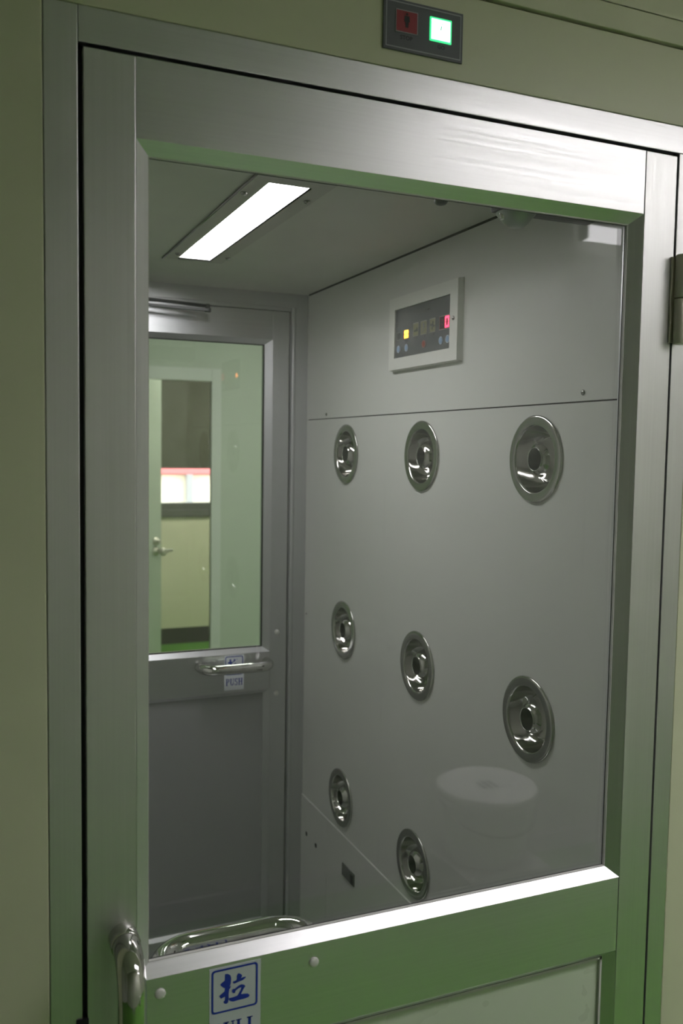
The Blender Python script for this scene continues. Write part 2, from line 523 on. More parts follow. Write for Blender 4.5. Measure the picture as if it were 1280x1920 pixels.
# bucket on a low stand, seen mirrored in the glass
bk = empty('bucket', (1.350, -1.22, 0.247), 'white plastic bucket with lid standing on the pale crate, mirrored in the glass', 'bucket')
bm = bmesh.new()
r_ = lathe(bm, [(0.112, 0.0), (0.116, 0.002), (0.128, 0.10), (0.134, 0.165), (0.146, 0.167), (0.147, 0.185), (0.137, 0.187), (0.138, 0.198)], 48, 'z', (1.350, -1.22, 0.247))
cap_ring(bm, r_[0]); cap_ring(bm, r_[-1])
obj('body', bm, 'bucket', bk)
bm = bmesh.new()
r_ = lathe(bm, [(0.150, 0.196), (0.152, 0.200), (0.152, 0.218), (0.149, 0.222), (0.140, 0.222), (0.137, 0.217)], 48, 'z', (1.350, -1.22, 0.247))
cap_ring(bm, r_[0]); cap_ring(bm, r_[-1])
obj('lid', bm, 'bucket', bk)
bm = bmesh.new()
for i in range(3):
    box(bm, 1.325 + i * 0.02, 1.338 + i * 0.02, -1.25, -1.19, 0.4641, 0.4648)
obj('lid_print', bm, 'bucket_print', bk)
bm = bmesh.new()
pts = [(1.350 + 0.15 * math.cos(a), -1.22 + 0.15 * math.sin(a) * 0.96, 0.43 - 0.07 * abs(math.sin(a)) ** 0.7) for a in [math.pi * i / 16 for i in range(17)]]
tube(bm, pts, 0.003, 8)
obj('handle', bm, 'screw', bk)
cr = empty('crate', (1.350, -1.22, 0), 'low pale crate under the white bucket, on the green floor', 'crate')
bm = bmesh.new()
for sx, sy in ((0, 1), (0, -1), (1, 0), (-1, 0)):
    if sx == 0: box(bm, 1.220, 1.480, -1.22 + sy * 0.13 - 0.006, -1.22 + sy * 0.13 + 0.006, 0.0, 0.235, bev=0.002)
    else: box(bm, 1.350 + sx * 0.13 - 0.006, 1.350 + sx * 0.13 + 0.006, -1.344, -1.096, 0.0, 0.235, bev=0.002)
obj('side', bm, 'crate', cr)
obj('top', B(1.210, 1.490, -1.36, -1.08, 0.235, 0.247, bev=0.003), 'crate', cr)

# ================================================================== front door frame
tr = empty('trim_1', (0, 0, 0), 'brushed aluminium frame around the front glass door', kind='structure')
obj('jamb', B(FX0, L0 - 0.0055, 0.0, 0.05, 0.0, FZT, bev=0.0010), 'alu_z', tr)
obj('jamb', B(L1 + 0.0040, FX1, 0.0, 0.05, 0.0, GZT, bev=0.0010), 'alu_z', tr)
obj('frame_head', B(L0 - 0.0050, FX1, 0.0, 0.05, GZT, FZT, bev=0.0010), 'alu_x', tr)
bm = bmesh.new()
box(bm, L0 - 0.006, L0, 0.010, 0.05, 0, GZT)
box(bm, L1, L1 + 0.005, 0.006, 0.05, 0, GZT)
box(bm, L0 - 0.006, L1 + 0.005, 0.010, 0.05, ZLT, GZT + 0.001)
obj('gasket', bm, 'gasket', tr)
lt = bmesh.new()
box(lt, -0.0125, 0.0012, -0.003, 0.02, 0.77, 0.8285, bev=0.001)
obj('latch', lt, 'gasket', tr, 'small black latch at the left edge of the front door')

# ================================================================== front door
d1 = empty('door_1', (0.41, 0.02, 0), 'brushed aluminium door with large glass pane in front of the camera', kind='structure')
obj('stile', B(L0, XS - 0.0003, -0.0006, YIN, 0.012, ZLT, bev=0.0012), 'alu_z', d1)
obj('stile', B(XS2 + 0.0006, L1, -0.0002, YIN, 0.012, ZLT, bev=0.0010), 'alu_z', d1)
obj('rail', B(XS, XS2 - 0.0006, 0.0, YIN, ZR, ZLT, bev=0.0005), 'alu_x', d1)
obj('rail', B(XS, XS2 - 0.0006, 0.0, YIN, ZB4, ZB3, bev=0.0005), 'alu_x', d1)
obj('rail', B(XS, XS2 - 0.0006, 0.0, YIN, 0.012, 0.10, bev=0.0005), 'alu_x', d1)
mitred_frame(d1, 'glazing_bevel', XS, XS2, ZB3, ZR, BX, BZ, 0.0, BD, 0.0, 0.0192, 'alu_x', 'alu_z')
mitred_frame(d1, 'panel_bevel', XS, XS2, 0.10, ZB4, BX, BZ, 0.0, BD, 0.0, 0.030, 'alu_x', 'alu_z')
gx0, gx1, gz0, gz1 = XS + BX, XS2 - BX, ZB3 + BZ, ZR - BZ
# slim bead round the pane
bm = bmesh.new(); bw = 0.0008
for q in ((gx0, gx1, gz1 - bw, gz1), (gx0, gx1, gz0, gz0 + bw), (gx0, gx0 + bw, gz0, gz1), (gx1 - bw, gx1, gz0, gz1)):
    box(bm, q[0], q[1], 0.0137, 0.0192, q[2], q[3])
obj('glazing_bead', bm, 'bead', d1)
bm = bmesh.new(); bw = 0.0012
for q in ((gx0, gx1, gz1 - bw, gz1), (gx0, gx1, gz0, gz0 + bw), (gx0, gx0 + bw, gz0, gz1), (gx1 - bw, gx1, gz0, gz1)):
    box(bm, q[0], q[1], 0.0186, 0.0196, q[2], q[3])
obj('glazing_seal', bm, 'gasket', d1)
obj('glass_pane', B(gx0 - 0.006, gx1 + 0.006, 0.0198, 0.0248, gz0 - 0.006, gz1 + 0.006), 'glass', d1)
obj('retaining_bead', ring_bm(rect(XS + 0.0004, XS2 - 0.0004, ZB3 + 0.0004, ZR - 0.0004), rect(gx0 - 0.0105, gx1 + 0.0105, gz0 - 0.0095, gz1 + 0.0095), lambda u, v: (u, 0.0252, v), (0, YIN - 0.0252, 0)), 'alu_x', d1)
obj('lower_panel', B(gx0 - 0.002, gx1 + 0.002, 0.0165, 0.026, 0.10 + BZ - 0.002, ZB4 - BZ + 0.002), 'panel_lower', d1)
bm = bmesh.new(); bw = 0.0035
for q in ((gx0, gx1, ZB4 - BZ - bw, ZB4 - BZ), (gx0, gx0 + bw, 0.12, ZB4 - BZ), (gx1 - bw, gx1, 0.12, ZB4 - BZ)):
    box(bm, q[0], q[1], 0.0120, 0.017, q[2], q[3])
obj('panel_bead', bm, 'bead', d1)
for x, z in ((0.0832, 0.8377), (0.2785, 0.8334)):
    bm = bmesh.new()
    r_ = lathe(bm, [(0.0066, 0.0), (0.0066, -0.0012), (0.0055, -0.0024), (0.0028, -0.0031), (0.0004, -0.0033)], 24, 'y', (x, 0.0, z))
    cap_ring(bm, r_[0]); cap_ring(bm, r_[-1])
    obj('screw_cap', bm, 'cap', d1, 'round white plastic screw cap')
for z in (0.8567, 0.7455):
    bm = bmesh.new(); disc(bm, (0.7688, -0.0002, z), 0.0011, (0, -1, 0), 10, 0.0004)
    obj('rivet', bm, 'cap', d1)
# pull handle outside (upright) and push handle inside (level)
HX, HZ = 0.0400, 0.9170
hd = obj('pull_handle', tube(bmesh.new(), arc_path((HX, 0.0, HZ), (HX, -0.062, HZ), (HX, -0.062, HZ - 0.30), (HX, 0.0, HZ - 0.30), 0.040, 14), 0.0158, 28), 'chrome', d1, 'upright polished steel pull handle')
bm = bmesh.new()
r_ = lathe(bm, [(0.0168, 0.0), (0.0168, -0.022), (0.0160, -0.0225)], 32, 'y', (HX, -0.0006, HZ)); cap_ring(bm, r_[-1])
obj('handle_sleeve', bm, 'chrome', hd)
PX0, PX1, PZ = 0.098, 0.298, 0.8310
hp = obj('push_handle', tube(bmesh.new(), arc_path((PX0, YIN, PZ), (PX0, 0.100, PZ), (PX1, 0.100, PZ), (PX1, YIN, PZ), 0.045, 14), 0.0158, 28), 'chrome', d1, 'level polished steel push handle on the inner side')
# inner sticker on the rail facing the chamber, mirrored in the bar
bm = bmesh.new(); box(bm, 0.15, 0.2035, YIN, YIN + 0.0004, 0.762, 0.8535)
si = obj('push_sign', bm, 'sticker'); tag(si, 'small white push sticker on the inner side of the front door, under its level bar', 'sign')
def inner_to(u, v): return (0.2035 - u, YIN + 0.0005, 0.762 + v)
orr = rounded_rect(0.002, 0.0515, 0.036, 0.0895, 0.005); irr = rounded_rect(0.004, 0.0495, 0.038, 0.0875, 0.0035)
obj('border', ring_bm(orr, irr, inner_to, (0, 0.0003, 0)), 'blue', si)
obj('character', font_bm('推', 0.036, lambda u, v: inner_to(0.0268 + u, 0.045 + v), None), 'blue', si)
obj('lettering', poly_bm(word_polys('PUSH', 0.003, 0.0505, 0.011, 0.029), inner_to, (0, 0.0003, 0)), 'blue', si)
# hinge at the right edge
hg = obj('hinge', B(0.8145, 0.8235, -0.0040, -0.0006, 1.6435, 1.7655, bev=0.001), 'hinge', d1, 'steel hinge with two stacked barrels')
for z0, z1 in ((1.7065, 1.7675), (1.6415, 1.7052)):
    bm = bmesh.new()
    r_ = lathe(bm, [(0.0085, z0), (0.0095, z0 + 0.001), (0.0095, z1 - 0.0015), (0.0082, z1)], 32, 'z', (0.8262, -0.0115, 0))
    cap_ring(bm, r_[0]); cap_ring(bm, r_[-1])
    obj('hinge_barrel', bm, 'hinge', hg)
obj('hinge_leaf', B(0.8265, 0.848, -0.0045, -0.0002, 1.6435, 1.7655, bev=0.001), 'hinge', hg)

# sticker with the sign for pull
ps = obj('pull_sign', B(0.1428, 0.2078, -0.0008, -0.0001, 0.7455, 0.8535), 'sticker')
tag(ps, 'white pull sticker with blue brush character on the bottom rail of the front door', 'sign')
def pull_to(u, v): return (u, -0.0009, v)
orr = rounded_rect(0.1453, 0.2038, 0.7962, 0.8513, 0.0042); irr = rounded_rect(0.1477, 0.2014, 0.7984, 0.8490, 0.0028)
obj('border', ring_bm(orr, irr, pull_to, (0, -0.0003, 0)), 'blue', ps)
A_ = [(162.2, 844.3), (165.5, 844.0), (168.8, 841.6), (169.9, 838.0), (169.6, 832.1), (168.0, 826.6), (170.0, 828.0), (169.3, 826.3), (167.5, 823.7), (166.8, 818.0), (166.9, 812.0), (166.1, 807.3), (163.5, 806.3), (161.1, 807.6), (160.2, 809.5), (162.0, 810.9), (162.5, 816.0), (157.2, 814.4), (154.9, 817.9), (156.1, 819.0), (161.6, 822.5), (162.1, 826.5), (159.4, 828.4), (156.8, 831.2), (156.3, 832.6), (158.6, 834.3), (161.9, 836.1)]
B_ = [(176.9, 838.6), (178.4, 841.4), (180.0, 841.5), (183.2, 839.1), (183.8, 837.1), (181.8, 834.6), (185.1, 835.4), (188.5, 835.3), (188.1, 833.9), (184.4, 831.7), (179.2, 830.8), (174.1, 829.8), (172.0, 831.4), (172.2, 832.7), (176.2, 833.2), (177.1, 835.6)]
C_ = [(171.0, 821.4), (171.9, 822.9), (174.8, 823.1), (179.3, 825.8), (183.0, 826.7), (186.7, 825.2), (188.1, 823.4), (186.0, 820.9), (182.3, 814.3), (186.8, 813.8), (191.3, 812.8), (193.6, 810.5), (192.1, 808.3), (186.8, 807.6), (179.4, 807.5), (172.7, 807.2), (169.0, 808.5), (167.2, 810.4), (167.5, 812.6), (172.0, 812.6), (177.9, 813.5), (181.9, 819.6), (183.0, 823.1), (179.3, 822.5), (175.6, 820.3), (174.9, 817.9), (172.8, 817.7), (171.3, 819.5)]
obj('character', poly_bm([[(a / 1000, b / 1000) for a, b in q] for q in (A_, B_, C_)], pull_to, (0, -0.0003, 0)), 'blue', ps)
obj('lettering', poly_bm(word_polys('PULL', 0.1468, 0.2030, 0.7635, 0.7830), pull_to, (0, -0.0003, 0)), 'blue', ps)

# stop / go lamp plate over the door
sg = empty('signal_light', (0.407, 0.0, 1.97), 'grey stop and go signal plate above the door, its right square lit green', 'signal')
SX0, SX1, SZ0, SZ1 = 0.3517, 0.4622, 1.9697, 2.0300
obj('plate', B(SX0, SX1, -0.003, 0.0, SZ0, SZ1, bev=0.0008), 'sign_body', sg)
def sg_to(u, v): return (u, -0.0032, v)
obj('outline', ring_bm(rect(SX0 + .0030, SX1 - .0030, SZ0 + .0030, SZ1 - .0030), rect(SX0 + .0042, SX1 - .0042, SZ0 + .0042, SZ1 - .0042), sg_to, (0, -0.0002, 0)), 'sign_line', sg)
st = obj('stop_square', B(0.3684, 0.3968, -0.0042, -0.003, 1.9924, 2.0170), 'sign_red', sg, 'unlit red square')
obj('outline', ring_bm(rect(.3674, .3978, 1.9914, 2.0180), rect(.3685, .3967, 1.9925, 2.0169), sg_to, (0, -0.0008, 0)), 'sign_line', st)
def man(cx, cz, s, walk):
    P = []
    P.append([(cx + 0.13 * s * math.cos(a), cz + 0.80 * s + 0.13 * s * math.sin(a)) for a in [2 * math.pi * i / 12 for i in range(12)]])
    if walk:
        P += [[(cx - .12 * s, cz + .62 * s), (cx + .16 * s, cz + .62 * s), (cx + .08 * s, cz + .05 * s), (cx - .16 * s, cz + .05 * s)],
              [(cx - .16 * s, cz + .1 * s), (cx + .0 * s, cz + .1 * s), (cx - .22 * s, cz - .6 * s), (cx - .36 * s, cz - .6 * s)],
              [(cx - .06 * s, cz + .1 * s), (cx + .10 * s, cz + .1 * s), (cx + .30 * s, cz - .55 * s), (cx + .14 * s, cz - .55 * s)]]
    else:
        P += [[(cx - .28 * s, cz + .62 * s), (cx + .28 * s, cz + .62 * s), (cx + .34 * s, cz + .0 * s), (cx + .20 * s, cz + .0 * s), (cx + .16 * s, cz - .6 * s), (cx - .16 * s, cz - .6 * s), (cx - .20 * s, cz + .0 * s), (cx - .34 * s, cz + .0 * s)]]
    return P
obj('figure', poly_bm(man(0.3826, 2.0045, 0.0112, False), lambda u, v: (u, -0.0043, v), (0, -0.0002, 0)), 'ink', st)
go = obj('go_square', B(0.4145, 0.4452, -0.0042, -0.003, 1.9892, 2.0180, bev=0.0008), 'go_rim', sg, 'lit green square')
obj('lamp_face', B(0.4166, 0.4431, -0.0045, -0.0042, 1.9914, 2.0158), 'go', go)
obj('figure', poly_bm([[(.4292, 2.0035), (.4303, 2.0037), (.4312, 2.0085), (.4300, 2.0083)], [(.4310, 2.0108), (.4322, 2.0108), (.4320, 2.0118), (.4312, 2.0118)]], lambda u, v: (u, -0.0046, v), (0, -0.0002, 0)), 'go_ink', go)
obj('lettering', font_bm('STOP', 0.0050, lambda u, v: (0.3826 + u * 1.05, -0.0033, 1.9835 + v), None, 0.02), 'ink', sg)
obj('lettering', font_bm('GO', 0.0048, lambda u, v: (0.4312 + u * 1.05, -0.0033, 1.9815 + v), None, 0.02), 'ink', sg)

# ================================================================== air shower chamber
CX0 = -0.14
o = obj('floor', B(CX0, 0.8419, 0.05, D, 0.0, 0.05), 'steel_floor'); tag(o, 'raised steel floor inside the air shower chamber', kind='structure')
cc = empty('ceiling', (0.3, 0.6, ZC), 'painted ceiling of the air shower chamber', kind='structure')
LX0, LX1, LY0, LY1 = 0.3272, 0.3993, 0.3535, 0.9815       # opening of the strip lamp
obj('panel', ring_bm(rect(CX0, XW - 0.0042, YIN + 0.001, D + 0.02), rect(LX0 - 0.001, LX1 + 0.001, LY0 - 0.001, LY1 + 0.001), lambda u, v: (u, v, ZC), (0, 0, 0.022)), 'chamber_ceiling', cc)
obj('backing', B(CX0, 0.8941, 0.062, D + 0.02, ZC + 0.034, ZC + 0.05), 'gasket', cc)
wl = obj('wall_left', B(CX0 - 0.05, CX0, 0.05, D, 0.05, ZC), 'chamber'); tag(wl, 'painted left wall of the air shower chamber', kind='structure')

wr = empty('wall_right', (XW, 0.6, 0), 'painted nozzle wall on the right inside the air shower chamber', kind='structure')
Y0W, Y1W = YIN + 0.001, D
ZS, ZS2 = 1.5625, 0.5049
CPW = [(0.5139, 1.6820), (0.7516, 1.6820), (0.7516, 1.7858), (0.5139, 1.7858)]      # opening behind the control panel
obj('panel', ring_bm([(Y0W, ZS + 0.0013), (Y1W, ZS + 0.0013), (Y1W, ZC - 0.003), (Y0W, ZC - 0.003)], CPW, lambda u, v: (XW, u, v), (0.004, 0, 0)), 'chamber', wr)
NY, NZ = (1.0321, 0.6378, 0.237), (1.4716, 1.0282, 0.5945)
NR = 0.0700
HOLES = [(y, z) for z in NZ for y in NY][:8]
# main panel: a sheet with eight round openings
bm = bmesh.new()
ycut = [Y0W, (NY[1] + NY[2]) / 2, (NY[0] + NY[1]) / 2, Y1W]
zcut = [ZS2 + 0.0008, (NZ[1] + NZ[2]) / 2, (NZ[0] + NZ[1]) / 2, ZS - 0.0013]
N = 48
for iy in range(3):
    for iz in range(3):
        y0, y1, z0, z1 = ycut[iy], ycut[iy + 1], zcut[iz], zcut[iz + 1]
        hc = [(y, z) for y, z in HOLES if y0 < y < y1 and z0 < z < z1]
        if not hc:
            bm.faces.new([bm.verts.new((XW, a, b)) for a, b in ((y0, z0), (y0, z1), (y1, z1), (y1, z0))])
            continue
        cy, cz = hc[0]
        inner, outer = [], []
        for k in range(N):
            a = 2 * math.pi * (k + 0.5) / N
            c_, s_ = math.cos(a), math.sin(a)
            inner.append(bm.verts.new((XW, cy + 0.0594 * c_, cz + 0.0594 * s_)))
            ty = ((y1 - cy) / c_ if c_ > 0 else (y0 - cy) / c_) if abs(c_) > 1e-9 else 1e9
            tz = ((z1 - cz) / s_ if s_ > 0 else (z0 - cz) / s_) if abs(s_) > 1e-9 else 1e9
            t = min(ty, tz)
            outer.append((a, (XW, cy + t * c_, cz + t * s_)))
        ov = [bm.verts.new(p) for _, p in outer]
        for k in range(N):
            j = (k + 1) % N
            loop = [inner[k], inner[j], ov[j], ov[k]]
            p, q = outer[k][1], outer[j][1]
            onY = lambda w: abs(w[1] - y0) < 1e-7 or abs(w[1] - y1) < 1e-7
            onZ = lambda w: abs(w[2] - z0) < 1e-7 or abs(w[2] - z1) < 1e-7
            if onY(p) != onY(q):
                yy = p[1] if onY(p) else q[1]
                zz = q[2] if onY(p) else p[2]
                loop = [inner[k], inner[j], ov[j], bm.verts.new((XW, yy, zz)), ov[k]]
            bm.faces.new(loop)
bmesh.ops.remove_doubles(bm, verts=bm.verts[:], dist=1e-6)
ext = bmesh.ops.extrude_face_region(bm, geom=bm.faces[:])
bmesh.ops.translate(bm, verts=[v for v in ext['geom'] if isinstance(v, bmesh.types.BMVert)], vec=(0.004, 0, 0))
obj('panel', bm, 'chamber', wr)
bm = B(XW - 0.0032, XW + 0.004, Y0W, 1.1166, 0.05, ZS2, bev=0.0006)
obj('panel', bm, 'chamber', wr)
obj('panel', B(XW - 0.0032, XW + 0.004, 1.1177, Y1W, 0.05, ZS2, bev=0.0006), 'chamber', wr)
obj('joint', B(XW + 0.0042, XW + 0.006, Y0W, Y1W, ZS - 0.012, ZS + 0.012), 'gasket', wr)
obj('joint', B(XW + 0.0015, XW + 0.004, Y0W, Y1W, ZC - 0.0031, ZC + 0.03), 'gasket', wr)
obj('backing', B(XW + 0.07, XW + 0.09, 0.05, Y1W, 0, ZC + 0.04), 'gasket', wr)
for y, z, r in ((0.1193, 1.5766, 0.0046), (1.1655, 1.5737, 0.004), (1.2924, 1.0248, 0.0028)):
    bm = bmesh.new()
    r_ = lathe(bm, [(r, 0.0), (r, -0.0008), (r * .7, -0.0022), (r * .2, -0.0028)], 18, 'x', (XW, y, z)); cap_ring(bm, r_[0]); cap_ring(bm, r_[-1])
    obj('screw', bm, 'screw', wr)
for y, z in ((1.2631, 0.4054), (1.1921, 0.4014)):
    bm = bmesh.new(); disc(bm, (XW - 0.0032, y, z), 0.0064, (-1, 0, 0), 20, 0.0006)  # black disc on the panel stands for the shade in a hole
    obj('hole', bm, 'gasket', wr, 'small dark disc drawn as a round hole')
sp = obj('socket_plate', B(XW - 0.0065, XW - 0.0032, 0.9324, 1.0061, 0.4056, 0.4369, bev=0.0008), 'closer', wr, 'small grey metal plate low on the wall')
obj('tab', B(XW - 0.0095, XW - 0.0065, 0.9361, 0.9486, 0.4092, 0.4333, bev=0.0006), 'gasket', sp)

# nozzles
NK = 1.045
def make_nozzle():
    t = empty('air_nozzle', (XW, NY[0], NZ[0]))
    c = (XW, NY[0], NZ[0])
    bm = bmesh.new()
    r_ = lathe(bm, [(0.0690, 0.0), (0.0705, -0.0010), (0.0706, -0.0024), (0.0694, -0.0038), (0.0674, -0.00445), (0.0668, -0.0045), (0.0660, -0.0045), (0.0560, -0.0045), (0.0553, -0.0044), (0.0545, -0.0040), (0.0532, -0.0015)], 64, 'x', c, k=NK)
    obj('flange', bm, 'flange', t)
    bm = bmesh.new()
    prof = [(0.0532, -0.0016), (0.0522, 0.002), (0.0505, 0.0085), (0.0475, 0.0155), (0.0435, 0.0215), (0.0395, 0.0255), (0.0368, 0.0272), (0.0358, 0.0286), (0.0345, 0.0274)]
    lathe(bm, prof, 64, 'x', c, k=NK)
    bw = obj('bowl', bm, 'steel', t)
    bm = bmesh.new()
    # bell-mouthed horn rising from the bowl to the round outlet
    prof = [(0.0352, 0.0282), (0.0336, 0.0240), (0.0322, 0.0185), (0.0303, 0.0125), (0.0280, 0.0072), (0.0252, 0.0030), (0.0225, 0.0002), (0.0204, -0.0012), (0.0196, -0.0020), (0.0190, -0.0034), (0.0184, -0.0037), (0.0179, -0.0030), (0.0177, -0.0012)]
    lathe(bm, prof, 48, 'x', c, k=NK)
    obj('horn', bm, 'steel', t)
    bm = bmesh.new()
    r_ = lathe(bm, [(0.0177, -0.0014), (0.0175, 0.030), (0.0172, 0.050)], 32, 'x', c, k=NK); cap_ring(bm, r_[-1])
    obj('outlet', bm, 'shaded_duct', t)
    return t
nozzle_labels = [
    'polished round air nozzle, top row, farthest from the glass door, narrowest of that row',
    'polished round air nozzle, middle of the top row, under the control panel',
    'large looking round air nozzle, top row, nearest the glass door',
    'round air nozzle, middle row, farthest from the glass door, beside the far door frame',
    'round air nozzle in the centre of the nozzle wall, middle of the middle row',
    'large looking round air nozzle, middle row, nearest the glass door, above the mirrored bucket',
    'round air nozzle, lowest row, farthest from the glass door, above the two dark holes',
    'lowest round air nozzle just above the bottom rail of the glass door']
n0 = make_nozzle()
for i, (y, z) in enumerate(HOLES):
    t = n0 if i == 0 else copy_tree(n0)
    t.location = (XW, y, z)
    tag(t, nozzle_labels[i], 'nozzle', 'air nozzles on the right wall of the chamber')

# control panel
cp = empty('control_panel', (XW, 0.56, 1.65), 'control panel in pale frame with glowing digits, high on the nozzle wall', 'control panel')
XF = 0.7499
FY0, FY1, FZ0, FZ1 = 0.4846, 0.7772, 1.6575, 1.8116   # frame face
WY0, WY1, WZ0, WZ1 = 0.5139, 0.7516, 1.682, 1.7858   # window in it
bm = bmesh.new()
def fr_to(x): return lambda u, v: (x, u, v)
og, ig = rect(FY0, FY1, FZ0, FZ1), rect(WY0, WY1, WZ0, WZ1)
og2 = rect(FY0 - 0.002, FY1 + 0.002, FZ0 - 0.002, FZ1 + 0.002)
vo = [bm.verts.new((XF, a, b)) for a, b in og]; vi = [bm.verts.new((XF, a, b)) for a, b in ig]
vo2 = [bm.verts.new((XW, a, b)) for a, b in og2]; vi2 = [bm.verts.new((0.7562, a, b)) for a, b in ig]
for i in range(4):
    j = (i + 1) % 4
    bm.faces.new((vo[i], vo[j], vi[j], vi[i])); bm.faces.new((vo2[i], vo2[j], vo[j], vo[i])); bm.faces.new((vi[i], vi[j], vi2[j], vi2[i]))
obj('frame', bm, 'panel_frame', cp)
for y, z in ((0.4992, 1.7377), (0.7929, 1.7388)):
    bm = bmesh.new()
    x_ = XF if y < 0.6 else XW
    r_ = lathe(bm, [(0.0042, 0.0), (0.0042, -0.001), (0.003, -0.0024), (0.0008, -0.0030)], 18, 'x', (x_, y, z)); cap_ring(bm, r_[0]); cap_ring(bm, r_[-1])
    obj('screw', bm, 'screw', cp)
XD = 0.7532
df = obj('display', B(XD, XD + 0.004, WY0 - 0.008, WY1 + 0.006, WZ0 - 0.004, WZ1 + 0.004), 'panel_face', cp)
def cp_to(u, v): return (XD - 0.0004, u, v)
def flat(name, polys, m, par=None, lift=0.0004, label=None):
    return obj(name, poly_bm(polys, lambda u, v: (XD - lift, u, v), (-0.0003, 0, 0)), m, par or df, label)
def seven(u0, u1, v0, v1, w, on='abcdef'):
    vm = (v0 + v1) / 2
    s = {'a': rect(u0, u1, v1 - w, v1), 'd': rect(u0, u1, v0, v0 + w), 'g': rect(u0 + w * .5, u1 - w * .5, vm - w / 2, vm + w / 2),
         'b': rect(u1 - w, u1, vm + w * .15, v1 - w * .5), 'c': rect(u1 - w, u1, v0 + w * .5, vm - w * .15), 'f': rect(u0, u0 + w, vm + w * .15, v1 - w * .5), 'e': rect(u0, u0 + w, v0 + w * .5, vm - w * .15)}
    return [s[k] for k in on]
flat('digit', seven(0.6918, 0.7097, 1.7211, 1.7377, 0.0058, 'abcdefg'), 'led_orange', label='glowing orange digit')
flat('digit', seven(0.7318, 0.741, 1.7227, 1.7345, 0.0024, 'abcdefg'), 'ink', label='unlit digit')
obj('digit_window', ring_bm(rect(0.7267, 0.7447, 1.7202, 1.7368), rect(0.7277, 0.7436, 1.721, 1.7359), cp_to, (-0.0003, 0, 0)), 'icon_line', df)
for u0, u1 in ((0.6463, 0.6683), (0.6106, 0.6355), (0.575, 0.5975)):
    ic = flat('icon', [rect(u0, u1, 1.7211, 1.7474)], 'icon')
    obj('outline', ring_bm(rect(u0 - .001, u1 + .001, 1.7202, 1.7484), rect(u0 + .0006, u1 - .0006, 1.7217, 1.7467), lambda u, v: (XD - 0.0007, u, v), (-0.0003, 0, 0)), 'icon_line', df)
    if u0 > 0.64:   # arrow-like sign
        flat('icon_sign', [[(u1 - .003, 1.7317), (u0 + .010, 1.7343), (u0 + .006, 1.7384), (u0 + .002, 1.732), (u0 + .003, 1.7299), (u1 - .003, 1.7296)]], 'ink', lift=0.0008)
    elif u0 > 0.60:
        c_ = (u0 + u1) / 2
        flat('icon_sign', [[(c_ - .003, 1.7432), (c_ + .0035, 1.7437), (c_ + .002, 1.7345), (c_ - .004, 1.7335)], [(c_ - .001, 1.734), (c_ + .003, 1.734), (c_ + .006, 1.7248), (c_ + .003, 1.7248)]], 'go_ink' if False else 'sign_body', lift=0.0008)
    else:
        c_ = (u0 + u1) / 2
        flat('icon_sign', [[(c_ + r * math.cos(a), 1.7343 + r * math.sin(a)) for a, r in [(2 * math.pi * i / 24, 0.0085 if (i // 3) % 2 == 0 else 0.0035) for i in range(24)]]], 'ink', lift=0.0008)
flat('counter_window', [rect(0.4972, 0.5578, 1.7216, 1.7472)], 'led_red_back')
obj('outline', ring_bm(rect(0.4962, 0.5588, 1.7207, 1.7481), rect(0.4974, 0.5576, 1.7218, 1.7468), lambda u, v: (XD - 0.0007, u, v), (-0.0003, 0, 0)), 'icon_line', df)
flat('digit', seven(0.5203, 0.5354, 1.7234, 1.746, 0.0042, 'abcdef'), 'led_red', lift=0.0008, label='glowing red zero')
flat('digit', seven(0.5408, 0.5542, 1.7242, 1.7453, 0.0030, 'abcdefg'), 'ink', lift=0.0008)
for y, z, big in ((0.551, 1.7006, 0), (0.5244, 1.7008, 0), (0.7351, 1.7007, 0), (0.6983, 1.7006, 0), (0.6214, 1.7007, 1)):
    bm = bmesh.new(); disc(bm, (XD - 0.0002, y, z), 0.0078, (-1, 0, 0), 28, 0.0012)
    bt = obj('button', bm, 'button_red_ring' if big else 'button_ring', df, 'round red button' if big else 'round pale blue button')
    bm = bmesh.new(); disc(bm, (XD - 0.0014, y, z), 0.0058, (-1, 0, 0), 28, 0.0006)
    obj('button_cap', bm, 'button_red' if big else 'button_blue', bt)
obj('lettering', font_bm('风 淋 室', 0.0098, lambda u, v: (XD - 0.0008, 0.6215 - u * 1.25, 1.7633 + v), None, 0.01), 'ink', df)
for y in (0.6573, 0.6235, 0.5865):
    flat('caption', [rect(y - .006, y + .006, 1.715, 1.7181)], 'ink')

# strip lamp in the chamber ceiling
cl = empty('ceiling_light', (0.345, 0.6, ZC), 'bright strip lamp with screwed plate in the chamber ceiling', 'light')
PXA, PXB, PYA, PYB = 0.2969, 0.4306, 0.3226, 0.9946
bm = bmesh.new()
for q in ((PXA, LX0, PYA, PYB), (LX1, PXB, PYA, PYB), (LX0, LX1, PYA, LY0), (LX0, LX1, LY1, PYB)):
    box(bm, q[0], q[1], q[2], q[3], ZC - 0.0030, ZC)
obj('plate', bm, 'plate', cl)
obj('plate_rim', tube(bmesh.new(), [(PXA, PYA, ZC - 0.0022), (PXA, PYB, ZC - 0.0022)], 0.0024, 12), 'screw', cl)
obj('recess', ring_bm(rect(LX0 - 0.0008, LX1 + 0.0008, LY0 - 0.0008, LY1 + 0.0008), rect(LX0, LX1, LY0, LY1), lambda u, v: (u, v, ZC - 0.003), (0, 0, 0.022)), 'lamp_body', cl)
obj('diffuser', B(LX0 - 0.0006, LX1 + 0.0006, LY0 - 0.0006, LY1 + 0.0006, ZC + 0.0185, ZC + 0.0215), 'chamber_lamp', cl)
